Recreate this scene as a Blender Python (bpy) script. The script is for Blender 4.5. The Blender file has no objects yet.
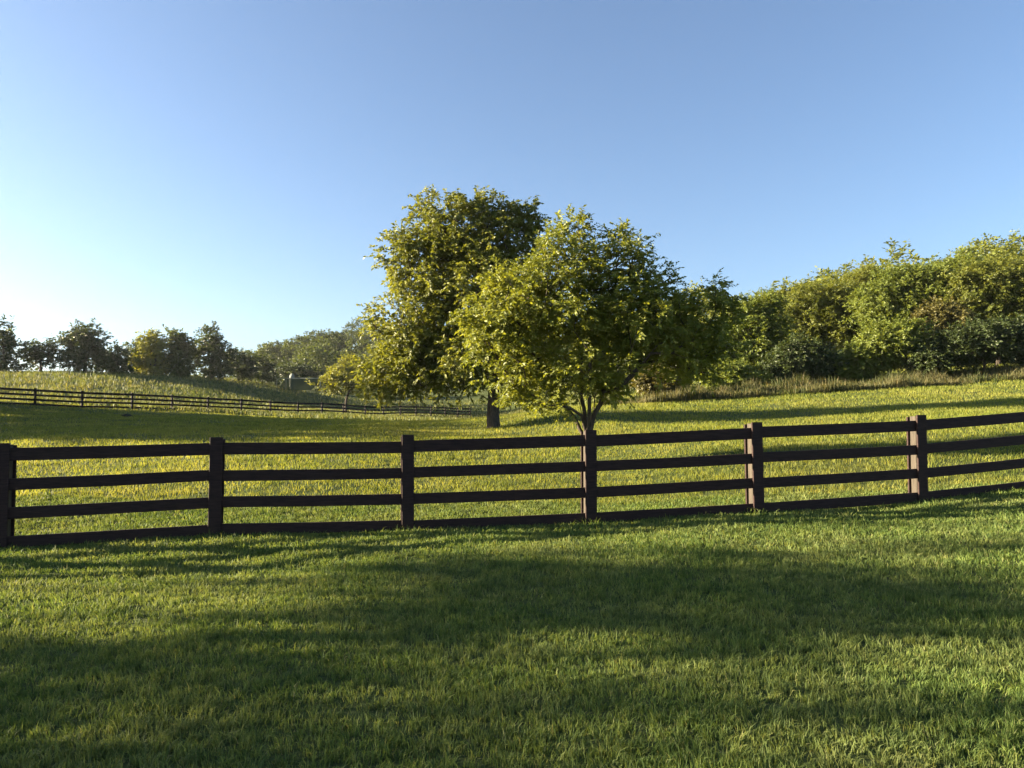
import bpy, math, random
import numpy as np
from mathutils import Vector

rng = np.random.default_rng(7)
random.seed(7)
scene = bpy.context.scene
COL = scene.collection

# ------------------------------------------------------------------ camera
FPX, CZ, PITCH = 759.0, 1.6, math.atan(36.0 / 759.0)
cam_d = bpy.data.cameras.new("camera")
cam = bpy.data.objects.new("camera", cam_d)
COL.objects.link(cam)
cam_d.sensor_width = 36.0
cam_d.lens = 36.0 * FPX / 1024.0
cam_d.clip_end = 4000
cam.location = (0, 0, CZ)
cam.rotation_euler = (math.pi / 2 + PITCH, 0, 0)
scene.camera = cam


def at(px, v, Y):
    """world point seen at pixel (px, v) of the photograph at depth Y"""
    x, t = (px - 512) / FPX, (384 - v) / FPX
    yy = math.cos(PITCH) - t * math.sin(PITCH)
    zz = math.sin(PITCH) + t * math.cos(PITCH)
    return np.array([x * Y / yy, Y, CZ + zz * Y / yy])


# ------------------------------------------------------------------ light
SUN_AZ, SUN_EL = math.radians(-86), math.radians(12.5)
S = Vector((math.sin(SUN_AZ) * math.cos(SUN_EL), math.cos(SUN_AZ) * math.cos(SUN_EL), math.sin(SUN_EL)))
sd = bpy.data.lights.new("sun", 'SUN')
sd.energy = 5.0
sd.angle = math.radians(0.55)
sd.color = (1.0, 0.83, 0.58)
so = bpy.data.objects.new("sun", sd)
so.rotation_euler = S.to_track_quat('Z', 'Y').to_euler()
COL.objects.link(so)
w = bpy.data.worlds.new("World")
scene.world = w
w.use_nodes = True
nt = w.node_tree
bg = nt.nodes["Background"]
sky = nt.nodes.new("ShaderNodeTexSky")
sky.sky_type = 'NISHITA'
sky.sun_disc = False
sky.sun_elevation = SUN_EL
sky.sun_rotation = SUN_AZ
sky.altitude = 100
sky.air_density = 0.9
sky.dust_density = 1.4
sky.ozone_density = 3.2
hs = nt.nodes.new("ShaderNodeHueSaturation")
hs.inputs["Saturation"].default_value = 0.93
hs.inputs["Value"].default_value = 0.88
nt.links.new(sky.outputs[0], hs.inputs["Color"])
nt.links.new(hs.outputs[0], bg.inputs[0])
bg.inputs[1].default_value = 0.05
vs = scene.view_settings
vs.view_transform = 'Standard'
vs.look = 'None'
vs.gamma = 1.0
vs.exposure = 2.77
vs.use_curve_mapping = False
cy = scene.cycles
cy.max_bounces = 8
cy.diffuse_bounces = 3
cy.transmission_bounces = 5
cy.transparent_max_bounces = 8
cy.use_denoising = True
try:
    cy.denoiser = 'OPENIMAGEDENOISE'
except Exception:
    pass


# ------------------------------------------------------------------ helpers
def tag(o, label=None, cat=None, group=None, kind=None):
    if label: o['label'] = label
    if cat: o['category'] = cat
    if group: o['group'] = group
    if kind: o['kind'] = kind
    return o


def link(name, me, parent=None):
    o = bpy.data.objects.new(name, me)
    COL.objects.link(o)
    if parent is not None:
        o.parent = parent
    return o


def empty(name, loc, label=None, cat=None, group=None):
    o = bpy.data.objects.new(name, None)
    COL.objects.link(o)
    o.location = loc
    o.empty_display_size = 0.2
    return tag(o, label, cat, group)


def mesh_np(name, verts, loops, totals, mat=None, smooth=False):
    me = bpy.data.meshes.new(name)
    verts = np.ascontiguousarray(verts, dtype=np.float32)
    loops = np.ascontiguousarray(loops, dtype=np.int32).ravel()
    totals = np.ascontiguousarray(totals, dtype=np.int32)
    me.vertices.add(len(verts))
    me.vertices.foreach_set("co", verts.ravel())
    me.loops.add(len(loops))
    me.loops.foreach_set("vertex_index", loops)
    me.polygons.add(len(totals))
    starts = np.concatenate(([0], np.cumsum(totals)[:-1])).astype(np.int32)
    me.polygons.foreach_set("loop_start", starts)
    me.polygons.foreach_set("use_smooth", np.full(len(totals), smooth))
    me.update(calc_edges=True)
    if mat: me.materials.append(mat)
    return me


def quads_mesh(name, verts, quads, mat=None, smooth=False):
    return mesh_np(name, verts, quads, np.full(len(quads), 4), mat, smooth)


def norm(a):
    return a / np.maximum(np.linalg.norm(a, axis=-1, keepdims=True), 1e-9)


class MB:
    """collects boxes and tubes into one mesh"""
    def __init__(self): self.v = []; self.f = []

    def box(self, p0, p1, w, h, up=(0, 0, 1), bev=0.0):
        """bar from p0 to p1, width w across, height h along up, with chamfered long edges"""
        p0 = np.array(p0, float); p1 = np.array(p1, float)
        d = norm(p1 - p0); up = np.array(up, float)
        s = norm(np.cross(d, up)); u = np.cross(s, d)
        a, b = w / 2, h / 2
        if bev > 0:
            ring = [(-a + bev, -b), (a - bev, -b), (a, -b + bev), (a, b - bev), (a - bev, b), (-a + bev, b), (-a, b - bev), (-a, -b + bev)]
        else:
            ring = [(-a, -b), (a, -b), (a, b), (-a, b)]
        n = len(ring); o = len(self.v)
        for p in (p0, p1):
            for x, y in ring: self.v.append(p + s * x + u * y)
        for i in range(n):
            j = (i + 1) % n
            self.f.append([o + i, o + j, o + n + j, o + n + i])
        self.f.append([o + i for i in range(n)][::-1]); self.f.append([o + n + i for i in range(n)])

    def tube(self, pts, radii, sides=6, cap=True):
        pts = np.array(pts, float)
        o = len(self.v); m = len(pts)
        d = np.zeros_like(pts); d[:-1] += pts[1:] - pts[:-1]; d[1:] += pts[1:] - pts[:-1]
        d = norm(d)
        ref = np.array([1.0, 0.13, 0.07]) if abs(d[0][2]) > 0.7 else np.array([0.05, 0.1, 1.0])
        for k in range(m):
            s = norm(np.cross(d[k], ref)); u = np.cross(s, d[k])
            for i in range(sides):
                a = 2 * math.pi * i / sides
                self.v.append(pts[k] + radii[k] * (math.cos(a) * s + math.sin(a) * u))
        for k in range(m - 1):
            for i in range(sides):
                j = (i + 1) % sides
                self.f.append([o + k * sides + i, o + k * sides + j, o + (k + 1) * sides + j, o + (k + 1) * sides + i])
        if cap:
            self.f.append([o + (m - 1) * sides + i for i in range(sides)])
            self.f.append([o + i for i in range(sides)][::-1])

    def build(self, name, mat, parent=None, smooth=False):
        lo = np.concatenate([np.array(f[::-1]) for f in self.f]); to = np.array([len(f) for f in self.f])
        return link(name, mesh_np(name, np.array(self.v), lo, to, mat, smooth), parent)


# ------------------------------------------------------------------ materials
def new_mat(name):
    m = bpy.data.materials.new(name)
    m.use_nodes = True
    t = m.node_tree
    for n in list(t.nodes): t.nodes.remove(n)
    out = t.nodes.new("ShaderNodeOutputMaterial")
    return m, t, out


def ramp(t, fac, stops):
    r = t.nodes.new("ShaderNodeValToRGB")
    e = r.color_ramp.elements
    while len(e) < len(stops): e.new(0.5)
    for i, (p, c) in enumerate(stops):
        e[i].position = p
        e[i].color = (*c, 1)
    t.links.new(fac, r.inputs[0])
    return r.outputs[0]


def noise(t, scale, detail=3, rough=0.55, vec=None):
    n = t.nodes.new("ShaderNodeTexNoise")
    n.inputs["Scale"].default_value = scale
    n.inputs["Detail"].default_value = detail
    n.inputs["Roughness"].default_value = rough
    if vec is not None: t.links.new(vec, n.inputs["Vector"])
    return n.outputs[0]


def mixc(t, fac, a, b, mode='MIX'):
    m = t.nodes.new("ShaderNodeMix")
    m.data_type = 'RGBA'
    m.blend_type = mode
    for sock, val in ((m.inputs[0], fac), (m.inputs[6], a), (m.inputs[7], b)):
        if hasattr(val, "is_output"): t.links.new(val, sock)
        elif isinstance(val, (int, float)): sock.default_value = val
        else: sock.default_value = (*val, 1)
    return m.outputs[2]


def leaf_mat(name, dark, mid, light, trans=0.4, gloss=0.35, patch=0.5):
    m, t, out = new_mat(name)
    g = t.nodes.new("ShaderNodeNewGeometry")
    c1 = ramp(t, g.outputs["Random Per Island"], [(0.0, dark), (0.5, mid), (1.0, light)])
    n = noise(t, patch, 2, 0.5, g.outputs["Position"])
    c2 = ramp(t, n, [(0.35, tuple(x * 0.8 for x in mid)), (0.65, tuple(x * 1.1 for x in light))])
    c = mixc(t, 0.4, c1, c2)
    b = t.nodes.new("ShaderNodeBsdfPrincipled")
    t.links.new(c, b.inputs["Base Color"])
    b.inputs["Roughness"].default_value = 0.5
    b.inputs["Specular IOR Level"].default_value = gloss
    tr = t.nodes.new("ShaderNodeBsdfTranslucent")
    tc = mixc(t, 1.0, c, (1.7, 1.5, 0.6), 'MULTIPLY')
    t.links.new(tc, tr.inputs[0])
    mx = t.nodes.new("ShaderNodeMixShader")
    mx.inputs[0].default_value = trans
    t.links.new(b.outputs[0], mx.inputs[1]); t.links.new(tr.outputs[0], mx.inputs[2])
    t.links.new(mx.outputs[0], out.inputs[0])
    return m


def grass_mat(name, cols, dry, dry_amt, patch, trans=0.35, clump=5.0):
    m, t, out = new_mat(name)
    g = t.nodes.new("ShaderNodeNewGeometry")
    c1 = ramp(t, g.outputs["Random Per Island"], [(0.0, cols[0]), (0.55, cols[1]), (0.9, cols[2]), (1.0, dry)])
    n = noise(t, patch, 4, 0.6, g.outputs["Position"])
    f = ramp(t, n, [(0.42, (0, 0, 0)), (0.72, (dry_amt,) * 3)])
    c = mixc(t, f, c1, dry)
    n2 = noise(t, clump, 3, 0.6, g.outputs["Position"])
    c = mixc(t, 1.0, c, ramp(t, n2, [(0.32, (0.55, 0.62, 0.6)), (0.5, (1, 1, 1)), (0.68, (1.3, 1.22, 1.1))]), 'MULTIPLY')
    b = t.nodes.new("ShaderNodeBsdfPrincipled")
    t.links.new(c, b.inputs["Base Color"])
    b.inputs["Roughness"].default_value = 0.6
    b.inputs["Specular IOR Level"].default_value = 0.12
    tr = t.nodes.new("ShaderNodeBsdfTranslucent")
    tc = mixc(t, 1.0, c, (1.5, 1.35, 0.7), 'MULTIPLY')
    t.links.new(tc, tr.inputs[0])
    mx = t.nodes.new("ShaderNodeMixShader")
    mx.inputs[0].default_value = trans
    t.links.new(b.outputs[0], mx.inputs[1]); t.links.new(tr.outputs[0], mx.inputs[2])
    t.links.new(mx.outputs[0], out.inputs[0])
    return m


def rough_mat(name, a, b_, scale, rough=0.85, stretch=None, bump=0.0, spec=0.2):
    m, t, out = new_mat(name)
    tc = t.nodes.new("ShaderNodeTexCoord")
    mp = t.nodes.new("ShaderNodeMapping")
    if stretch: mp.inputs["Scale"].default_value = stretch
    t.links.new(tc.outputs["Object"], mp.inputs[0])
    n = noise(t, scale, 6, 0.65, mp.outputs[0])
    c = ramp(t, n, [(0.3, a), (0.7, b_)])
    b = t.nodes.new("ShaderNodeBsdfPrincipled")
    t.links.new(c, b.inputs["Base Color"])
    b.inputs["Roughness"].default_value = rough
    b.inputs["Specular IOR Level"].default_value = spec
    if bump:
        bp = t.nodes.new("ShaderNodeBump")
        bp.inputs["Strength"].default_value = bump
        bp.inputs["Distance"].default_value = 0.03
        t.links.new(n, bp.inputs["Height"]); t.links.new(bp.outputs[0], b.inputs["Normal"])
    t.links.new(b.outputs[0], out.inputs[0])
    return m


M_BARK = rough_mat("bark", (0.03, 0.023, 0.018), (0.09, 0.073, 0.056), 9, 0.9, (3, 3, 0.7), 0.8)
M_RAIL = rough_mat("dark_stained_board", (0.013, 0.0065, 0.006), (0.042, 0.023, 0.020), 6, 0.7, (1, 1, 9), 0.15)
M_POST = rough_mat("weathered_post", (0.034, 0.028, 0.021), (0.068, 0.056, 0.042), 10, 0.7, (4, 4, 0.6), 0.3)
M_FAR = rough_mat("far_fence_wood", (0.008, 0.006, 0.005), (0.016, 0.012, 0.010), 3, 0.8)
M_PIPE = rough_mat("pale_pipe", (0.17, 0.22, 0.16), (0.27, 0.31, 0.24), 3, 0.6)
M_TANK = rough_mat("grey_tank", (0.14, 0.16, 0.13), (0.24, 0.26, 0.22), 2, 0.7)
M_DIRT = rough_mat("dark_clod", (0.02, 0.018, 0.012), (0.05, 0.04, 0.025), 6, 0.95, None, 0.6)


def net_mat():
    m, t, out = new_mat("green_net")
    b = t.nodes.new("ShaderNodeBsdfPrincipled")
    b.inputs["Base Color"].default_value = (0.04, 0.085, 0.035, 1)
    b.inputs["Roughness"].default_value = 0.8
    tr = t.nodes.new("ShaderNodeBsdfTransparent")
    mx = t.nodes.new("ShaderNodeMixShader")
    mx.inputs[0].default_value = 0.12
    t.links.new(b.outputs[0], mx.inputs[1]); t.links.new(tr.outputs[0], mx.inputs[2])
    t.links.new(mx.outputs[0], out.inputs[0])
    return m


L_BIG = leaf_mat("leaf_large_tree", (0.075, 0.10, 0.018), (0.12, 0.142, 0.023), (0.17, 0.182, 0.03), 0.38, 0.35, 0.5)
L_SMALL = leaf_mat("leaf_small_tree", (0.085, 0.115, 0.018), (0.135, 0.165, 0.024), (0.19, 0.205, 0.03), 0.38, 0.35, 0.8)
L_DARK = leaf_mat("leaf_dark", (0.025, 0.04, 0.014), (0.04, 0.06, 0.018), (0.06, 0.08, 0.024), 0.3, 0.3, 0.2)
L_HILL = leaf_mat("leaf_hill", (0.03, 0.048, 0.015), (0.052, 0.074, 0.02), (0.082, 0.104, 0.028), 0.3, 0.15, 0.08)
L_MID = leaf_mat("leaf_mid", (0.07, 0.095, 0.018), (0.11, 0.135, 0.024), (0.155, 0.168, 0.032), 0.42, 0.3, 0.3)
L_LIME = leaf_mat("leaf_lime", (0.072, 0.108, 0.02), (0.11, 0.148, 0.026), (0.155, 0.182, 0.036), 0.40, 0.3, 0.3)
L_RUST = leaf_mat("leaf_rust", (0.055, 0.055, 0.018), (0.09, 0.085, 0.025), (0.125, 0.115, 0.034), 0.34, 0.3, 0.4)
L_YELLOW = leaf_mat("leaf_yellow", (0.085, 0.105, 0.02), (0.13, 0.15, 0.026), (0.175, 0.185, 0.035), 0.42, 0.3, 0.3)

# ------------------------------------------------------------------ terrain
CP = [  # (px, v, depth)
    (8, 544, 9.3), (218, 534, 10.05), (408, 530, 10.3), (588, 522, 10.5), (753, 513, 10.75), (915, 503, 11.35), (1060, 489, 11.7),
    (-190, 552, 8.6), (1250, 474, 12.2),
    (0, 475, 14.5), (300, 470, 15), (588, 467, 16), (800, 452, 15.5), (1024, 436, 16), (0, 441, 22), (200, 438, 23), (400, 434, 25),
    (493, 429, 28), (-200, 441, 22), (650, 445, 18), (650, 425, 25), (650, 405, 33), (800, 440, 18), (800, 420, 25), (800, 399, 34),
    (1024, 415, 20), (1024, 400, 28), (1024, 378, 40), (560, 415, 30), (540, 411, 40), (1250, 395, 22), (1250, 360, 40),
    (0, 405, 53), (132, 409, 62), (241, 412, 70.5), (343, 416, 77.5), (430, 417, 92), (500, 415, 105), (-300, 403, 50),
    (0, 420, 36), (240, 422, 40), (400, 422, 45),
    (0, 374, 95), (120, 374, 108), (200, 377, 120), (250, 382, 128), (300, 391, 130), (340, 401, 125), (450, 409, 120), (-300, 372, 90),
    (0, 378, 135), (120, 380, 150), (200, 382, 160), (-300, 378, 140), (280, 391, 160),
    (600, 405, 60), (650, 385, 60), (800, 365, 60), (1024, 346, 60), (1250, 332, 60),
    (600, 385, 110), (800, 341, 110), (1024, 310, 110), (1250, 298, 110),
    (0, 385, 280), (180, 386, 280), (250, 379, 280), (300, 367, 280), (365, 346, 280), (500, 330, 280), (700, 325, 280), (1000, 300, 280), (-300, 388, 280), (1300, 290, 280),
    (-300, 400, 600), (100, 396, 600), (512, 372, 600), (800, 360, 600), (1300, 360, 600),
]
pts = [at(*c) for c in CP]
for X, Y, z in [(-3, 3.5, 0), (0, 3.5, 0), (3, 3.5, 0.03), (0, 0, 0), (-5, 6.5, 0), (0, 7, 0.03), (5, 7, 0.17), (-6, 0, -0.05), (6, 0, 0.12), (-25, 8, -0.1),
                (25, 8, 1.2), (0, -10, 0), (-60, -20, -1), (60, -20, 2), (0, -100, 0), (-300, -200, -4), (300, -200, 8), (0, -700, 0), (-700, 0, -6),
                (700, 0, 30), (-100, 20, 0.8), (100, 20, 8), (-45, 45, 2.4), (-700, 500, 12), (700, 500, 40), (-250, 90, 7), (250, 90, 30)]:
    pts.append(np.array([X, Y, z], float))
pts = np.array(pts)


def warp(X, Y):
    return np.stack([np.arcsinh(X / 14.0), np.arcsinh((Y - 4) / 14.0)], -1)


def Rv(X, Y): return np.sqrt(X * X + Y * Y + 25)


_W = warp(pts[:, 0], pts[:, 1])
_s = (pts[:, 2] - CZ) / Rv(pts[:, 0], pts[:, 1])


def _phi(d2): return 0.5 * d2 * np.log(d2 + 1e-9)


_n = len(pts)
_K = _phi(((_W[:, None] - _W[None]) ** 2).sum(-1)) + np.eye(_n) * 3e-4
_P = np.concatenate([np.ones((_n, 1)), _W], 1)
_A = np.block([[_K, _P], [_P.T, np.zeros((3, 3))]])
_c = np.linalg.solve(_A, np.concatenate([_s, np.zeros(3)]))


def height(X, Y):
    X = np.atleast_1d(np.asarray(X, float)); Y = np.atleast_1d(np.asarray(Y, float))
    out = np.empty(X.shape)
    sh = X.shape; X = X.ravel(); Y = Y.ravel(); o = out.ravel()
    for i in range(0, len(X), 20000):
        x, y = X[i:i + 20000], Y[i:i + 20000]
        q = warp(x, y)
        d2 = ((q[:, None] - _W[None]) ** 2).sum(-1)
        s = _phi(d2) @ _c[:_n] + _c[_n] + q @ _c[_n + 1:]
        z = CZ + s * Rv(x, y)
        z += 0.022 * np.sin(x * 1.3 + 0.7 * y) * np.sin(y * 1.1 - 0.4 * x + 1) + 0.03 * np.sin(x * 0.55 - y * 0.4 + 2) * np.sin(0.6 * y + 0.2 * x)
        z += np.clip((Rv(x, y) - 12) / 40, 0, 1) * 0.10 * np.sin(x * 0.21 + 1) * np.sin(y * 0.27 + 0.1 * x)
        o[i:i + 20000] = z
    return o.reshape(sh)


def hz(x, y): return float(height(x, y)[0])


def axis(lo, hi, n, k):
    a, b = math.asinh(lo / k), math.asinh(hi / k)
    return np.sinh(np.linspace(a, b, n)) * k


gx = axis(-480, 480, 261, 9.0)
gy = axis(-160, 560, 331, 9.0) + 6
GX, GY = np.meshgrid(gx, gy)
GZ = height(GX, GY)
V = np.stack([GX, GY, GZ], -1).reshape(-1, 3)
nx, ny = len(gx), len(gy)
ii = (np.arange(ny - 1)[:, None] * nx + np.arange(nx - 1)[None]).ravel()
Q = np.stack([ii, ii + 1, ii + nx + 1, ii + nx], 1)


def ground_mat():
    m, t, out = new_mat("turf")
    g = t.nodes.new("ShaderNodeNewGeometry")
    n1 = noise(t, 9.0, 5, 0.7, g.outputs["Position"])
    n2 = noise(t, 0.35, 4, 0.6, g.outputs["Position"])
    c1 = ramp(t, n1, [(0.3, (0.030, 0.045, 0.012)), (0.7, (0.075, 0.10, 0.025))])
    c = mixc(t, ramp(t, n2, [(0.4, (0, 0, 0)), (0.75, (0.5, 0.5, 0.5))]), c1, (0.11, 0.11, 0.035))
    b = t.nodes.new("ShaderNodeBsdfPrincipled")
    t.links.new(c, b.inputs["Base Color"])
    b.inputs["Roughness"].default_value = 0.95
    b.inputs["Specular IOR Level"].default_value = 0.1
    bp = t.nodes.new("ShaderNodeBump")
    bp.inputs["Strength"].default_value = 0.9
    bp.inputs["Distance"].default_value = 0.08
    t.links.new(n1, bp.inputs["Height"]); t.links.new(bp.outputs[0], b.inputs["Normal"])
    t.links.new(b.outputs[0], out.inputs[0])
    return m


M_GROUND = ground_mat()
ground = link("ground", quads_mesh("ground", V, Q, M_GROUND, True))
tag(ground, "grassy ground rolling from the lawn up to the hills", None, None, "structure")


# ------------------------------------------------------------------ grass
def blades(name, P, hgt, wid, lean, az, mat, label):
    """P (N,3) roots; each blade a quad and a triangle bending along azimuth az"""
    N = len(P)
    face = az + rng.normal(0, 0.9, N)
    s = np.stack([np.cos(face), np.sin(face), np.zeros(N)], 1) * (wid / 2)[:, None]
    l = np.stack([np.cos(az), np.sin(az), np.zeros(N)], 1)
    up = np.array([0, 0, 1.0])
    m = P + up * (hgt * 0.55)[:, None] + l * (hgt * lean * 0.3)[:, None]
    tp = P + up * (hgt * (1 - 0.35 * lean))[:, None] + l * (hgt * lean)[:, None]
    Vv = np.stack([P - s, P + s, m + s * 0.8, m - s * 0.8, tp], 1).reshape(-1, 3)
    b = (np.arange(N) * 5)[:, None]
    L = np.concatenate([b + np.array([0, 1, 2, 3]), b + np.array([3, 2, 4])], 1)
    T = np.tile(np.array([4, 3]), N)
    o = link(name, mesh_np(name, Vv, L, T, mat, True))
    return tag(o, label, None, None, "stuff")


def field_points(n_clump, per, y0, y1, power, spread, margin=0.80, extra=0.5):
    """clump centres with areal density ~ Y^-power in the widened view wedge"""
    e = 2 - power
    u = rng.random(n_clump)
    if abs(e) < 1e-6: Y = y0 * (y1 / y0) ** u
    else: Y = (y0 ** e + u * (y1 ** e - y0 ** e)) ** (1 / e)
    X = (rng.random(n_clump) * 2 - 1) * (margin * Y + extra)
    caz = rng.random(n_clump) * 2 * math.pi
    sp = spread * (Y / 5.0)
    X = np.repeat(X, per) + rng.normal(0, 1, n_clump * per) * np.repeat(sp, per)
    Yr = np.repeat(Y, per) + rng.normal(0, 1, n_clump * per) * np.repeat(sp, per)
    az = np.repeat(caz, per) + rng.normal(0, 0.7, n_clump * per)
    return X, Yr, az


def vnoise(X, Y, f, seed):
    r = np.random.default_rng(seed); o = np.zeros_like(X)
    for k in range(5):
        a = r.random() * 6.28; ff = f * (0.7 + 0.9 * r.random())
        o += np.sin(X * math.cos(a) * ff + Y * math.sin(a) * ff + r.random() * 6.28)
    return o / 5


G_LAWN = grass_mat("lawn_blades", [(0.066, 0.110, 0.030), (0.108, 0.162, 0.040), (0.158, 0.205, 0.052)], (0.22, 0.225, 0.095), 0.4, 0.9)
G_MEADOW = grass_mat("meadow_blades", [(0.098, 0.132, 0.022), (0.145, 0.175, 0.030), (0.19, 0.205, 0.038)], (0.24, 0.232, 0.07), 0.5, 0.25, 0.44, 1.6)
G_SLOPE = grass_mat("slope_blades", [(0.075, 0.10, 0.030), (0.105, 0.13, 0.040), (0.14, 0.155, 0.05)], (0.18, 0.17, 0.07), 0.5, 0.12, 0.3, 0.5)
G_TALL = grass_mat("tall_weed_blades", [(0.025, 0.038, 0.012), (0.042, 0.058, 0.018), (0.08, 0.085, 0.03)], (0.20, 0.165, 0.085), 0.6, 0.35)

X, Y, az = field_points(66000, 9, 2.2, 12.2, 1.15, 0.022, 0.8, 2.6)
Z = height(X, Y)
N = len(X)
kn = vnoise(X, Y, 4.0, 3)
kc = np.repeat(rng.normal(0, 1, N // 9), 9)
hg = (0.046 + 0.020 * rng.random(N) + 0.018 * kn + 0.010 * kc) * (1 + 0.5 * (rng.random(N) > 0.95))
FX = np.array([-9.0, -6.17, -3.9, -1.41, 1.05, 3.41, 6.03, 9.5]); FY = np.array([8.6, 9.3, 10.05, 10.3, 10.5, 10.75, 11.35, 12.1])
nf = 7000
xf = rng.uniform(-8, 9, nf); yf = np.interp(xf, FX, FY) + rng.normal(0.0, 0.12, nf) - 0.03
npst = 700
ip = rng.integers(1, 7, npst)
xf = np.concatenate([xf, FX[ip] + rng.normal(0, .09, npst)]); yf = np.concatenate([yf, FY[ip] - 0.08 + rng.normal(0, .09, npst)])
hf = np.concatenate([0.035 + 0.06 * rng.random(nf) ** 2, 0.05 + 0.11 * rng.random(npst) ** 2])
X = np.concatenate([X, xf]); Y = np.concatenate([Y, yf]); Z = height(X, Y); az = np.concatenate([az, rng.random(len(xf)) * 6.28]); hg = np.concatenate([hg, hf]); N = len(X)
blades("lawn_grass", np.stack([X, Y, Z - 0.006], 1), np.maximum(hg, 0.025), 0.0055 * np.maximum(1, Y / 5) ** 0.7 * (0.7 + 0.6 * rng.random(N)), rng.random(N) * 0.9 + 0.1, az, G_LAWN,
       "mown green lawn grass in front of the near fence")
X, Y, az = field_points(44000, 8, 12.0, 62, 2.0, 0.035, 0.85, 2.6)
Z = height(X, Y); N = len(X)
kn = vnoise(X, Y, 0.8, 5)
blades("meadow_grass", np.stack([X, Y, Z - 0.01], 1), (0.065 + 0.04 * rng.random(N) + 0.03 * kn) * (Y / 14) ** 0.3, 0.009 * (Y / 12) ** 0.9 * (0.7 + 0.6 * rng.random(N)),
       rng.random(N) * 0.7 + 0.1, az, G_MEADOW, "meadow grass of the sloping paddock behind the near fence")
X, Y, az = field_points(14000, 6, 60, 132, 1.6, 0.03, 0.9)
k = (X < 15)
X, Y, az = X[k], Y[k], az[k]
Z = height(X, Y); N = len(X)
blades("slope_grass", np.stack([X, Y, Z - 0.02], 1), 0.30 + 0.25 * rng.random(N), 0.09 * (0.7 + 0.6 * rng.random(N)),
       rng.random(N) * 0.6 + 0.1, az, G_SLOPE, "rough pale grass on the far slope below the treeline")


# ------------------------------------------------------------------ fences
def fence(name, label, posts, rail_h, post_h, rail_w, far=False):
    """posts: list of (x, y); rails stretch from post to post on the camera's side"""
    P = [np.array([x, y, hz(x, y)]) for x, y in posts]
    root = empty(name, P[len(P) // 2], label, "fence")
    o = np.array(root.location)
    P = [p - o for p in P]
    d = norm(P[-1][:2] - P[0][:2])
    nrm = np.array([d[1], -d[0], 0])  # towards the camera
    dd = np.array([d[0], d[1], 0])
    if nrm[1] > 0: nrm = -nrm
    r = random.Random(3)
    for p in P:
        tilt = np.array([r.uniform(-.012, .012), r.uniform(-.012, .012), 0])
        if far:
            mb = MB(); mb.box(p - [0, 0, .15], p + [0, 0, post_h], 0.15, 0.15, nrm, 0.012)
            mb.build("post", M_FAR, root)
        else:
            h = post_h + r.uniform(-.02, .02)
            mb = MB(); mb.box(p - [0, 0, .3] + nrm * 0, p + tilt + [0, 0, h - 0.02], 0.105, 0.125, nrm, 0.01)
            po = mb.build("post", M_POST, root)
            f = MB(); q = p + nrm * 0.115
            f.box(q - [0, 0, .03], q + tilt + [0, 0, h], 0.16, 0.03, nrm, 0.004)
            f.build("face_board", M_RAIL, po)
            f = MB(); q = p - nrm * 0.085
            f.box(q - [0, 0, .03], q + tilt + [0, 0, h - 0.03], 0.16, 0.03, nrm, 0.004)
            f.build("face_board", M_RAIL, po)
    off = 0.082 if not far else 0.095
    for a, b in zip(P[:-1], P[1:]):
        for i, z in enumerate(rail_h):
            ja, jb = r.uniform(-.008, .008), r.uniform(-.008, .008)
            wv = rail_w * (1.1 if i == len(rail_h) - 1 else 1.0)
            mb = MB()
            g = dd * 0.004
            mid = (a + b) / 2 + nrm * (off + r.uniform(-.004, .004)) + np.array([0, 0, z + (ja + jb) / 2 - r.uniform(0, .008)])
            A = a + nrm * off + [0, 0, z + ja] + g; B = b + nrm * off + [0, 0, z + jb] - g
            mb.box(A, mid, 0.032, wv, (0, 0, 1), 0.004); mb.box(mid, B, 0.032, wv, (0, 0, 1), 0.004)
            mb.build("rail", M_RAIL if not far else M_FAR, root)
    return root


def fence_xy(px, y0=10.2, m=0.135):
    u = (px - 512) / FPX
    xx = u * y0 / (1 - m * u)
    return xx, y0 + m * xx


near_px = [8, 218, 408, 588, 753, 915]
near = [((p - 512) / FPX * yy, yy) for p, yy in zip(near_px, (9.3, 10.05, 10.3, 10.5, 10.75, 11.35))]
st0 = np.array(near[0]) - np.array(near[1]); st1 = np.array(near[5]) - np.array(near[4])
near = [tuple(np.array(near[0]) + st0 * k) for k in (3, 2, 1)] + near + [tuple(np.array(near[5]) + st1 * k) for k in (1, 2, 3)]
fence("board_fence", "dark brown four-rail board fence running across the lawn in front", near, [0.075, 0.425, 0.775, 1.125], 1.27, 0.142)
far_px = [35, 82, 132, 172, 208, 241.3, 270.5, 298, 322, 343.5, 365.5, 383.5, 400.5, 416, 431, 445, 458, 470]
fp = []
for i, p in enumerate(far_px):
    Yd = 55 + 2.55 * i
    fp.append(((p - 512) / FPX * Yd, Yd))
stf = np.array(fp[0]) - np.array(fp[1])
fp = [tuple(np.array(fp[0]) + stf * k) for k in (4, 3, 2, 1)] + fp
fence("board_fence", "thin dark rail fence winding along the foot of the far slope", fp, [0.12, 0.46, 0.80, 1.14], 1.3, 0.15, True)


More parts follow.
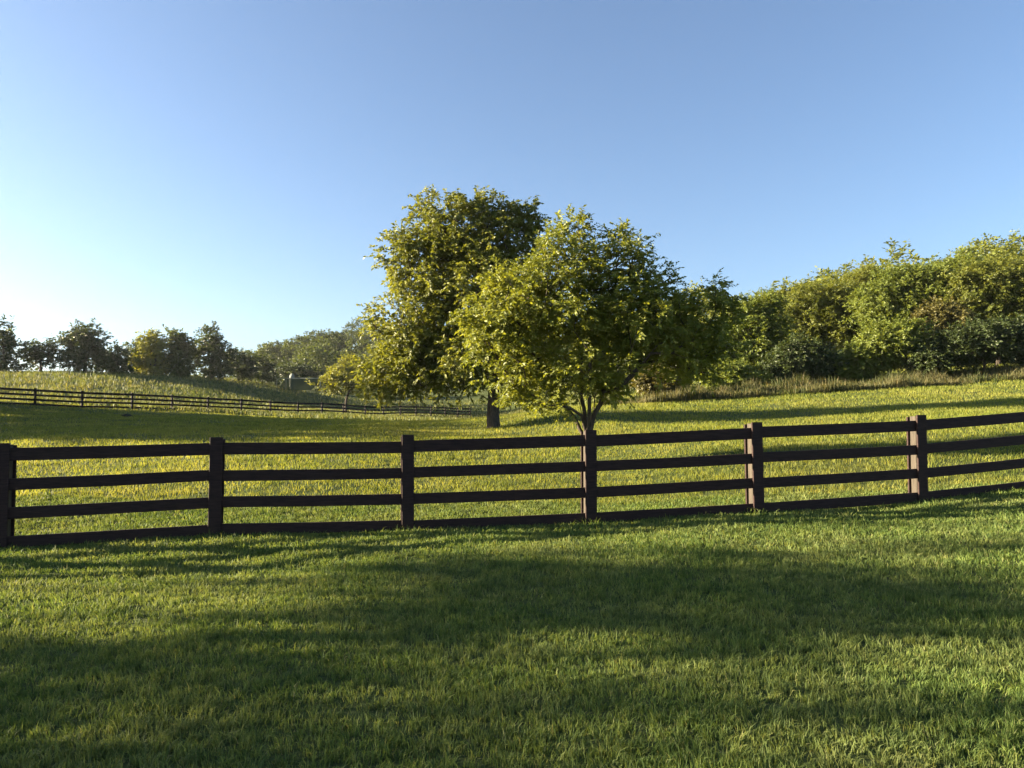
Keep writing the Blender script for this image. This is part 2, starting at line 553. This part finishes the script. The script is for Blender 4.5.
# ------------------------------------------------------------------ trees
def leaf_quads(C, D, L, W, twigs, per, tlen, droop, r):
    """leaf sprays: C cluster centres, D outward directions"""
    n = len(C)
    c = np.repeat(C, twigs, 0); d0 = np.repeat(D, twigs, 0)
    d = norm(d0 * 0.55 + r.normal(0, 0.62, (n * twigs, 3)) + np.array([0, 0, 0.12]))
    tl = tlen * (0.6 + 0.7 * r.random(n * twigs))
    c = c + r.normal(0, tlen * 0.28, c.shape)
    k = np.tile(np.linspace(0.1, 1, per), n * twigs)
    c = np.repeat(c, per, 0); d = np.repeat(d, per, 0); tl = np.repeat(tl, per)
    p = c + d * (k * tl)[:, None]; p[:, 2] -= droop * tl * k ** 2 * 0.6
    up = np.array([0, 0, 1.0])
    side = norm(np.cross(d, up) + 1e-4)
    sg = np.where(np.arange(len(p)) % 2 == 0, 1.0, -1.0)[:, None]
    ld = norm(d * 0.6 + side * sg * 0.75 + r.normal(0, 0.33, p.shape) - up * droop * 0.7)
    nn = norm(up * 0.35 + np.repeat(d0, per, 0) * 0.75 + r.normal(0, 0.55, p.shape))
    wv = norm(np.cross(ld, nn) + 1e-5)
    nn = np.cross(wv, ld)
    sc = (0.6 + 0.7 * r.random(len(p)))[:, None]
    a = p; tip = p + ld * L * sc - up * (droop * L * 0.25)
    mid = p + ld * (L * 0.45) * sc + nn * (L * 0.06)
    V = np.stack([a, mid + wv * (W / 2) * sc, tip, mid - wv * (W / 2) * sc], 1).reshape(-1, 3)
    Q = np.arange(len(p) * 4).reshape(-1, 4)
    return V, Q


def skeleton(C, start, r, step, tip_r, pipe, trunk_r, stems=()):
    """grow limbs from the start polyline towards every cluster centre"""
    nodes = [np.array(p, float) for p in start]; par = [-1] + list(range(len(start) - 1))
    fork = nodes[-1]
    for st in stems:
        st = np.array(st, float); L = np.linalg.norm(st - fork); m = max(3, int(L / step)); prev = len(start) - 1
        for q in range(1, m + 1):
            t = q / m
            nodes.append(fork + (st - fork) * t + np.array([0, 0, -0.10 * L * 4 * t * (1 - t)]) * (0.4 if abs(st[0]) < .4 else -0.6) + r.normal(0, .02, 3))
            par.append(prev); prev = len(nodes) - 1
    n_pre = len(nodes)
    order = np.argsort(np.linalg.norm(C - fork, axis=1))
    first = max(0, len(start) - 2)
    ends = []
    for ci in order:
        c = C[ci]
        A = np.array(nodes[first:])
        dv = c - A
        dist = np.linalg.norm(dv, axis=1)
        back = np.linalg.norm(A - fork, axis=1)
        cost = dist + 0.28 * back + 0.6 * np.maximum(0, A[:, 2] - c[2])
        j = first + int(np.argmin(cost))
        p0 = nodes[j]; L = np.linalg.norm(c - p0); m = max(1, int(L / step))
        prev = j
        bow = np.array([r.normal(0, .06), r.normal(0, .06), 0.10 + r.normal(0, .04)]) * L
        for q in range(1, m + 1):
            t = q / m
            nodes.append(p0 + (c - p0) * t + bow * (4 * t * (1 - t)) * (0.6 if L > step else 0) + (r.normal(0, step * 0.05, 3) if q < m else 0))
            par.append(prev); prev = len(nodes) - 1
        ends.append(prev)
    cnt = np.zeros(len(nodes))
    for i in range(len(start), n_pre): cnt[i] += 0.15
    for e in ends: cnt[e] += 1
    for i in range(len(nodes) - 1, 0, -1):
        cnt[par[i]] += cnt[i]
    rad = tip_r * np.maximum(cnt, 1) ** pipe
    k = trunk_r / max(rad[len(start) - 1], 1e-6)
    ex = math.log(max(trunk_r / tip_r, 1.5)) / math.log(max(cnt[len(start) - 1], 2))
    rad = tip_r * np.maximum(cnt, 1) ** ex
    return nodes, par, rad


def tree_meshes(blobs, start, n_cl, leaf, mat, r, trunk_r, tip_r=0.012, sides=6, fork_flare=1.25, shell=2.4, cl_skel=None, stems=()):
    """blobs: (x,y,z,rx,ry,rz[,weight]); returns crown mesh, trunk mesh"""
    B = np.array([b[:6] for b in blobs], float)
    wt = np.array([(b[6] if len(b) > 6 else 1.0) * b[3] * b[4] * b[5] for b in blobs]) ** 0.8
    wt /= wt.sum()
    k = r.choice(len(B), n_cl, p=wt)
    u = norm(r.normal(0, 1, (n_cl, 3)))
    rr = r.random(n_cl) ** (1 / shell)
    rr *= 1 + 0.17 * r.normal(0, 1, n_cl) * (rr > 0.7)
    C = B[k, :3] + u * rr[:, None] * B[k, 3:6]
    D = norm(u / B[k, 3:6])
    L, W, twigs, per, tlen, droop = leaf
    Vq, Qq = leaf_quads(C, D, L, W, twigs, per, tlen, droop, r)
    crown = quads_mesh("crown", Vq, Qq, mat)
    sk = C if cl_skel is None or cl_skel >= n_cl else C[r.choice(n_cl, cl_skel, replace=False)]
    nodes, par, rad = skeleton(sk, start, r, max(0.25, tlen * 0.8), tip_r, 0.5, trunk_r, stems)
    mb = MB()
    # chains
    kids = {}
    for i, p in enumerate(par):
        if p >= 0: kids.setdefault(p, []).append(i)
    ns = len(start)
    stack = [(0, None)]
    while stack:
        i, pre = stack.pop()
        chain = [] if pre is None else [pre]
        cr = [] if pre is None else [min(rad[pre], rad[i] * 1.15)]
        while True:
            chain.append(i)
            f = 1.0
            if i < ns: f = 1.0 + (fork_flare - 1) * (1 - i / max(1, ns - 1)) ** 2
            cr.append(rad[i] * f)
            ks = kids.get(i, [])
            if not ks: break
            ks = sorted(ks, key=lambda q: -rad[q])
            for q in ks[1:]: stack.append((q, i))
            i = ks[0]
        if len(chain) > 1:
            rmax = max(cr)
            mb.tube([nodes[q] for q in chain], cr, sides + 4 if rmax > 0.1 else (sides if rmax > 0.03 else 4), True)
    lo = np.concatenate([np.array(f[::-1]) for f in mb.f]); to = np.array([len(f) for f in mb.f])
    trunk = mesh_np("trunk", np.array(mb.v), lo, to, M_BARK, True)
    return crown, trunk


def add_tree(name, label, cat, group, base, crown, trunk, rot=0, sc=1.0):
    e = empty(name, base, label, cat, group)
    e.rotation_euler = (0, 0, rot); e.scale = (sc,) * 3 if not isinstance(sc, tuple) else sc
    link("trunk", trunk, e); link("crown", crown, e)
    return e


def px_tree(name, label, cat, base_px, Yd, blobs_px, n_cl, leaf, mat, seed, trunk_r, fork=0.3, group=None, lean=0.0, depth=1.0, tip_r=0.012, shell=2.4, cl_skel=None, sides=6, stems=()):
    """a tree whose crown masses are given as (px, v, rx, rv[, dY, weight]) seen at depth Yd"""
    r = np.random.default_rng(seed)
    x0 = (base_px - 512) / FPX * Yd
    base = np.array([x0, Yd, hz(x0, Yd)])
    mpp = Yd / FPX
    bl = []
    for b in blobs_px:
        px, v, rx, rv = b[:4]
        dy = b[4] if len(b) > 4 else 0.0
        wgt = b[5] if len(b) > 5 else 1.0
        c = at(px, v, Yd + dy) - base
        bl.append((c[0], c[1], c[2], rx * mpp, rx * mpp * depth, rv * mpp, wgt))
    zb = min(b[2] for b in bl); zt = max(b[2] for b in bl)
    fh = fork * (zt + 0.0)
    cx = np.mean([b[0] for b in bl]) * 0.25
    n = 6
    start = [(cx * (i / n) ** 1.5 * lean + r.normal(0, .02) * (i > 0), r.normal(0, .02) * (i > 0), -0.15 + (fh + 0.15) * i / n) for i in range(n + 1)]
    crown, trunk = tree_meshes(bl, start, n_cl, leaf, mat, r, trunk_r, tip_r, sides, 1.3, shell, cl_skel, [at(p, v, Yd + dy) - base for p, v, dy in stems])
    return add_tree(name, label, cat, group, tuple(base), crown, trunk)


# the two trees in the middle
px_tree("broadleaf_tree", "tall dense tree with thick short trunk behind the smaller spreading tree", "tree", 493, 28,
        [(455, 230, 40, 34), (425, 266, 40, 38), (505, 236, 38, 32), (470, 290, 62, 55), (412, 325, 42, 40), (398, 366, 38, 26), (450, 362, 58, 32),
         (520, 320, 46, 60), (520, 378, 30, 18), (383, 386, 20, 12), (438, 210, 20, 16), (480, 206, 22, 12), (525, 216, 18, 14), (402, 243, 18, 16)],
        1850, (0.145, 0.068, 5, 13, 0.38, 0.35), L_BIG, 11, 0.21, 0.2, depth=0.85, cl_skel=380, shell=3.0)
px_tree("spreading_tree", "spreading multi-stemmed tree just behind a post of the near fence", "tree", 588, 16,
        [(568, 256, 34, 32), (520, 298, 38, 36), (494, 334, 36, 28), (520, 372, 30, 22), (572, 308, 50, 42), (618, 268, 32, 34), (640, 318, 46, 36), (655, 288, 18, 18, 0, .8), (668, 320, 26, 26, 0, .8),
         (690, 314, 32, 20, 0, 0.5), (716, 296, 16, 12, 0, 0.8), (690, 345, 38, 20), (590, 365, 45, 26), (480, 316, 20, 22), (572, 228, 14, 10), (617, 238, 12, 12),
         (650, 272, 18, 14, 0, .6), (545, 395, 22, 14, 0, .7), (724, 318, 16, 16, 0, .7), (700, 368, 22, 12, 0, .7), (506, 390, 16, 9, 0, .7), (560, 402, 16, 9, -.4, .7), (518, 402, 15, 8, -.3, .8), (541, 410, 14, 7, -.5, .8), (728, 304, 12, 14, 0, .6), (604, 388, 22, 12, 0, .8), (668, 362, 26, 16, 0, .8)],
        1150, (0.088, 0.040, 5, 14, 0.27, 0.3), L_SMALL, 23, 0.085, 0.105, depth=0.95, shell=3.2, tip_r=0.006, cl_skel=420, stems=[(562, 400, .2), (570, 372, -.4), (579, 345, .3), (590, 345, -.4), (602, 362, .5), (613, 372, -.1), (606, 392, .3)])

# ------------------------------------------------------------------ trees beyond the far fence
FL = (0.40, 0.22, 6, 8, 0.9, 0.25)
GF = "trees along the crest of the far slope"


def far_tree(label, px, Yd, blobs, mat, seed, n=130, name="crest_tree", group=GF, cat="tree", tr=0.2, leaf=FL, fork=0.22, shell=2.2):
    return px_tree(name, label, cat, px, Yd, blobs, n, leaf, mat, seed, tr, fork, group, depth=0.9, tip_r=0.03, cl_skel=45, sides=5, shell=shell)


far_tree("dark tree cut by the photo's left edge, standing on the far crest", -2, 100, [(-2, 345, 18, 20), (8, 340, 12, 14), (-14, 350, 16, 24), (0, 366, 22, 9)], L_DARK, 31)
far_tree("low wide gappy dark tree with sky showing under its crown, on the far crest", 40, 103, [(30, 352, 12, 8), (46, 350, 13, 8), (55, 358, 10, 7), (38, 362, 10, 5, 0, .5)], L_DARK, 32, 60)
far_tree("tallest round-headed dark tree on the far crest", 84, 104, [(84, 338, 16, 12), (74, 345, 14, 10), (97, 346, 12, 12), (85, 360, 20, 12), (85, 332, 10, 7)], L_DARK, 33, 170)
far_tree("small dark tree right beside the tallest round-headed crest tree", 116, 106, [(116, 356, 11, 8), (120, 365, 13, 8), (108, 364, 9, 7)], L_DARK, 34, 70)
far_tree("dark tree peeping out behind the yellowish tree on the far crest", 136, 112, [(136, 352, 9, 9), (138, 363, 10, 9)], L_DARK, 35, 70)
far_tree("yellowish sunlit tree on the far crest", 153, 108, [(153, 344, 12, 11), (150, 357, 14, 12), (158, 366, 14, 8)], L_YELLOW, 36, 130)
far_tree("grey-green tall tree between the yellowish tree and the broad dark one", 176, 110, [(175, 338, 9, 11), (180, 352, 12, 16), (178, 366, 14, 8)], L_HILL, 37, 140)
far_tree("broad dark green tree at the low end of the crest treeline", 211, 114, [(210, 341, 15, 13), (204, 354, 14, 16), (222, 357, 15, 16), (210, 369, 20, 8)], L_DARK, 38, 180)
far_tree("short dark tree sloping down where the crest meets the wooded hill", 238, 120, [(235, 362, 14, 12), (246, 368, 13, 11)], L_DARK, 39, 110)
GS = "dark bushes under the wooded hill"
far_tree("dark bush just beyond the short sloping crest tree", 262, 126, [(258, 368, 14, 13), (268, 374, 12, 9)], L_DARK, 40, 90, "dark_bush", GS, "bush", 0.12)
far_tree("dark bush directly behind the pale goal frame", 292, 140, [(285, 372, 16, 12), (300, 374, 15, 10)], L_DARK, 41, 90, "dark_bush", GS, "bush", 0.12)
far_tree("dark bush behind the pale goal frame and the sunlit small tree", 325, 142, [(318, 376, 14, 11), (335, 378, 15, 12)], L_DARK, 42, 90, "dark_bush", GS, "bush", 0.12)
px_tree("young_tree", "small yellow-green tree by the far fence, left of the tall dense tree", "tree", 346, 84,
        [(343, 376, 20, 12), (332, 384, 14, 9), (358, 382, 16, 12), (352, 366, 12, 8)], 130, (0.30, 0.14, 6, 9, 0.6, 0.35), L_YELLOW, 43, 0.13, 0.25, depth=0.9, tip_r=0.02, cl_skel=45)


# far wooded hill: crowns over the hillside, read as one mass
def wood(name, label, pts_, mat, seed, rad, leaf, n_cl):
    r = np.random.default_rng(seed)
    Vs, Qs, o = [], [], 0
    for (x, y) in pts_:
        z = hz(x, y)
        R = rad * (0.75 + 0.5 * r.random())
        n = n_cl
        u = norm(r.normal(0, 1, (n, 3))); u[:, 2] = np.abs(u[:, 2]) * 1.0 - 0.25
        lump = 1 + 0.22 * np.sin(u[:, 0] * 5 + x) * np.sin(u[:, 1] * 5 + y)
        C = np.array([x, y, z + R * 0.95]) + u * R * lump[:, None] * (0.75 + 0.3 * r.random((n, 1))) * np.array([1, 1, 1.1])
        v, q = leaf_quads(C, norm(u), *leaf, r)
        Vs.append(v); Qs.append(q + o); o += len(v)
    ob = link(name, quads_mesh(name, np.concatenate(Vs), np.concatenate(Qs), mat))
    return tag(ob, label, None, None, "stuff")


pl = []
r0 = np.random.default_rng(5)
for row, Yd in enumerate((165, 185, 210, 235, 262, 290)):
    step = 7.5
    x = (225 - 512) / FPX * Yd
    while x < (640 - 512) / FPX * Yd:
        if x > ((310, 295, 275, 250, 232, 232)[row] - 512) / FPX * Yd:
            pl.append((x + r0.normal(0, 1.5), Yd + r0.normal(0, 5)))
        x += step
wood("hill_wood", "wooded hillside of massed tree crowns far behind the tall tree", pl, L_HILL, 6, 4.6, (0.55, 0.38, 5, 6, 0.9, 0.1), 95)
pl = []
for row, Yd in enumerate((85, 98, 112, 128)):
    x = (600 - 512) / FPX * Yd
    while x < 0.95 * Yd:
        pl.append((x + r0.normal(0, 1.0), Yd + r0.normal(0, 3)))
        x += 6.0
wood("ridge_wood", "wooded ridge rising behind the trees at the field's right side", pl, L_MID, 8, 4.6, (0.5, 0.26, 5, 7, 1.0, 0.25), 60)

# ------------------------------------------------------------------ trees and bushes along the right side of the field
RL = (0.145, 0.085, 7, 11, 0.45, 0.3)
GR = "trees at the right edge of the field"
GB = "bushes at the right edge of the field"


def right(label, px, Yd, blobs, mat, seed, n, name="field_edge_tree", group=GR, cat="tree", tr=0.14, leaf=RL, fork=0.15, shell=2.4):
    return px_tree(name, label, cat, px, Yd, blobs, int(n * 1.8), leaf, mat, seed, tr, fork, group, depth=0.8, tip_r=0.015, cl_skel=90, sides=5, shell=shell)


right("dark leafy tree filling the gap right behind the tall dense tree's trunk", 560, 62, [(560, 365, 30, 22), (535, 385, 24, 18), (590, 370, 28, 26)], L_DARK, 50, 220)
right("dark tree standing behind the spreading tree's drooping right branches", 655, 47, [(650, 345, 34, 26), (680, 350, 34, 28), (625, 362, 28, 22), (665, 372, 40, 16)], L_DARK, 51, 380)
right("light green vine-hung tree at the tip of the spreading tree's branches", 752, 46, [(748, 318, 24, 20), (765, 330, 26, 26), (742, 350, 30, 26), (765, 305, 16, 12), (740, 372, 34, 14)], L_LIME, 52, 420)
right("mid green tree with rounded top between the vine-hung tree and the tall hedge mass", 812, 54, [(805, 305, 28, 18), (832, 302, 28, 20), (818, 330, 36, 22), (850, 312, 22, 24), (790, 335, 26, 22)], L_MID, 53, 520)
right("tallest pale green tree with a domed top on the right", 905, 50, [(900, 290, 30, 24), (925, 284, 28, 20), (882, 305, 28, 24), (915, 315, 38, 28), (945, 294, 24, 20), (890, 335, 28, 20)], L_LIME, 54, 700)
right("wide green tree cut by the photo's right edge", 1000, 48, [(975, 284, 28, 20), (1005, 280, 32, 20), (1035, 284, 34, 24), (985, 300, 36, 24), (1020, 310, 34, 22), (960, 318, 28, 20)], L_MID, 55, 720)
right("green tree just outside the photo's right edge", 1090, 47, [(1085, 278, 34, 24), (1110, 285, 36, 30), (1075, 310, 36, 28), (1120, 320, 36, 28)], L_MID, 56, 420)
right("pale green tree in the notch behind the domed tree and its rounder left neighbour", 862, 60, [(858, 294, 22, 20), (872, 282, 20, 18), (866, 318, 28, 26)], L_MID, 63, 360)
right("green tree peeping over between the domed tree and the right-edge tree", 952, 57, [(946, 276, 22, 16), (962, 268, 18, 14), (955, 300, 30, 24)], L_LIME, 64, 360)
right("rounded green tree peeping out behind the vine-hung tree", 780, 60, [(776, 306, 22, 16), (792, 300, 20, 14), (780, 328, 28, 24)], L_MID, 65, 330)
right("rusty brown leafed bush halfway up the hedge mass", 945, 45.5, [(945, 318, 22, 14), (925, 322, 14, 10), (962, 328, 18, 12)], L_RUST, 57, 140, "field_edge_bush", GB, "bush", 0.06)
right("bright yellow-green bush spilling down to the weeds, under the domed tree", 875, 43, [(885, 345, 28, 18), (860, 362, 24, 14), (905, 340, 20, 16), (842, 372, 20, 10)], L_LIME, 58, 360, "field_edge_bush", GB, "bush", 0.07)
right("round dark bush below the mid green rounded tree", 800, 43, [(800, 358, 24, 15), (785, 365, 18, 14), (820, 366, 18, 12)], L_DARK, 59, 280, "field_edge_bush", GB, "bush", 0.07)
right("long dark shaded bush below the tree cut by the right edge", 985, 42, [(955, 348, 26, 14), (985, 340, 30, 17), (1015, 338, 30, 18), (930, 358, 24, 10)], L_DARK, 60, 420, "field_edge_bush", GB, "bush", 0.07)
right("small bright bush at the foot of the vine-hung tree", 730, 42, [(728, 376, 22, 13), (745, 380, 18, 10)], L_LIME, 61, 140, "field_edge_bush", GB, "bush", 0.05)
right("low straw coloured bush behind the small tree's right branches", 655, 38.5, [(655, 381, 16, 12), (668, 386, 14, 9)], L_RUST, 62, 110, "field_edge_bush", GB, "bush", 0.04)

# tall weeds along the foot of the bushes
n = 26000
px_ = rng.uniform(600, 1180, n)
Yb = np.interp(px_, [600, 700, 800, 1024, 1180], [34.5, 35, 36, 39, 40])
X = (px_ - 512) / FPX * Yb
Yb = Yb + 1.0 * vnoise(X, X * 0, 0.7, 21) + rng.random(n) ** 1.3 * 6
X = (px_ - 512) / FPX * Yb
kn = vnoise(X, Yb, 1.1, 9) + 0.7 * vnoise(X, Yb, 3.1, 10)
hg = (0.38 + 0.55 * kn + 0.25 * rng.random(n)).clip(0.10) * (0.5 + 0.5 * rng.random(n))
blades("tall_weeds", np.stack([X, Yb, height(X, Yb) - 0.02], 1), hg, 0.035 * (0.6 + 0.8 * rng.random(n)), rng.random(n) * 0.5, rng.random(n) * 6.28, G_TALL,
       "tall straw and green weeds along the foot of the right-hand bushes")

# ------------------------------------------------------------------ trees beyond the left edge (their shade falls across the lawn and the paddock)
GO = "shade trees past the left edge"


def proto(seed, H, R, low, n, leaf, mat):
    r = np.random.default_rng(seed)
    bl = [(0, 0, low + (H - low) * 0.5, R, R, (H - low) * 0.5), (R * .4, 0, low + (H - low) * 0.4, R * .7, R * .7, (H - low) * .3),
          (-R * .4, R * .3, low + (H - low) * 0.6, R * .7, R * .7, (H - low) * .35), (0, -R * .5, low + (H - low) * 0.45, R * .7, R * .6, (H - low) * .35)]
    st = [(0, 0, -0.3 + (low + 0.8) * i / 5) for i in range(6)]
    return tree_meshes(bl, st, n, leaf, mat, r, 0.25, 0.03, 5, 1.3, 2.2, 60)


c1, t1 = proto(71, 9.5, 4.2, 0.6, 420, (0.30, 0.16, 6, 10, 0.7, 0.3), L_DARK)
k = 0
for (x, y, s) in [(-34, 25.5, .78), (-35, 30.5, .82), (-37, 36, .86), (-40, 42, .92), (-44, 48, .98), (-49, 55, 1.05)]:
    add_tree("shade_tree", "dense leafy tree in the row past the left edge, shading the paddock", "tree", GO, (x, y, hz(x, y)), c1, t1, k * 1.1, s)
    k += 1
r2 = np.random.default_rng(72)
c2, t2 = tree_meshes([(0, -0.4, 3.0, 2.0, 3.4, 1.9, 2.2), (0, -1.2, 4.7, 2.0, 2.8, .8, 1.2), (0, 3.2, 5.4, 1.9, 2.0, .5, 2.2), (0, 0.8, 6.7, 2.0, 4.4, 1.4, .30)],
                     [(0, 0, -0.3 + 2.2 * i / 5) for i in range(6)], 680, (0.16, 0.09, 5, 9, 0.4, 0.2), L_MID, r2, 0.22, 0.02, 5, 1.3, 2.0, 90)
x, y = -21.5, 5.3
add_tree("shade_tree", "spreading tree past the left edge shading the front of the lawn", "tree", None, (x, y, hz(x, y)), c2, t2, 0.0, 1.0)

# ------------------------------------------------------------------ goal frame, pale bale, dirt clod
gY = 124.0
g0 = at(286, 391, gY); g0[2] = hz(g0[0], g0[1])
goal = empty("goal_frame", tuple(g0), "pale pipe goal frame with green net below the dark far bushes", "goal")
GW, GH, GD = 5.6, 1.9, 1.9
mb = MB(); mb.tube([(0, 0, 0), (0, 0, GH * .93), (0.15, 0, GH), (GW - .15, 0.0, GH), (GW, 0, GH * .93), (GW, 0, 0)], [.07] * 6, 8); mb.build("front_frame", M_PIPE, goal, True)
for xx in (0, GW):
    mb = MB(); mb.tube([(xx, 0, GH * .98), (xx - 1.2, .4, GH), (xx - 1.75, .7, GH * .85), (xx - 1.9, 1.0, 0)], [.055] * 4, 8); mb.build("side_frame", M_PIPE, goal, True)
nv = []; nq = []
for i in range(9):
    for j in range(6):
        t = i / 8; s = j / 5
        nv.append((GW * t - 1.75 * (1 - s) * 0.9 - 0.1, 0.75 * (1 - s) + .03 + 0.1 * math.sin(7 * t), GH * s * 0.97 - 0.05 * math.sin(3.14 * t)))
for i in range(8):
    for j in range(5):
        a = i * 6 + j
        nq.append((a, a + 6, a + 7, a + 1))
link("net", quads_mesh("net", np.array(nv), np.array(nq), net_mat(), True), goal)


def lump(name, loc, sx, sy, sz, mat, seed, label, cat, boxy=1.0):
    r = np.random.default_rng(seed)
    vs, fs = [], []
    nu, nw = 18, 10
    for j in range(nw + 1):
        for i in range(nu):
            a = 2 * math.pi * i / nu; b = math.pi * j / nw - math.pi / 2
            cb = math.cos(b) ** boxy; p = np.array([math.cos(a) * cb, math.sin(a) * cb, math.copysign(abs(math.sin(b)) ** boxy, b)])
            k = 1 + 0.14 * math.sin(p[0] * 4 + seed) * math.sin(p[1] * 5 + 1) + 0.06 * math.sin(p[2] * 9 + p[0] * 7) + 0.03 * r.normal()
            vs.append(p * k * np.array([sx, sy, sz]))
    for j in range(nw):
        for i in range(nu):
            i2 = (i + 1) % nu
            fs.append((j * nu + i, j * nu + i2, (j + 1) * nu + i2, (j + 1) * nu + i))
    o = link(name, quads_mesh(name, np.array(vs), np.array(fs), mat, True))
    o.location = loc
    return tag(o, label, cat)


b = at(292, 376, 131)
zg = hz(b[0], 131)
hh = (b[2] + 0.35 - zg) / 2
lump("water_tank", (b[0], 131, zg + hh), 0.42, 0.42, hh, M_TANK, 3, "pale upright tank behind the goal net, its rounded top showing over the bar", "tank", 0.5)
b = at(127, 415.5, 45)
lump("dirt_clod", (b[0], 45, hz(b[0], 45) + 0.06), 0.30, 0.2, 0.14, M_DIRT, 5, "dark clod of earth lying in the paddock before the far fence", "dirt clod")

# ------------------------------------------------------------------ evening haze in the air
zt, zl = float(GZ.max()) + 9.0, float(GZ.min()) - 1.0
print("HAZE", zl, zt)
hb = MB(); hb.box((0, -170, (zt + zl) / 2), (0, 580, (zt + zl) / 2), 980, zt - zl)
m, t, out = new_mat("haze")
pv = t.nodes.new("ShaderNodeVolumePrincipled")
pv.inputs["Color"].default_value = (0.92, 0.95, 1.0, 1)
pv.inputs["Density"].default_value = 0.0001
pv.inputs["Anisotropy"].default_value = 0.35
t.links.new(pv.outputs[0], out.inputs["Volume"])
tag(hb.build("haze", m), "thin evening haze over the fields", None, None, "stuff")
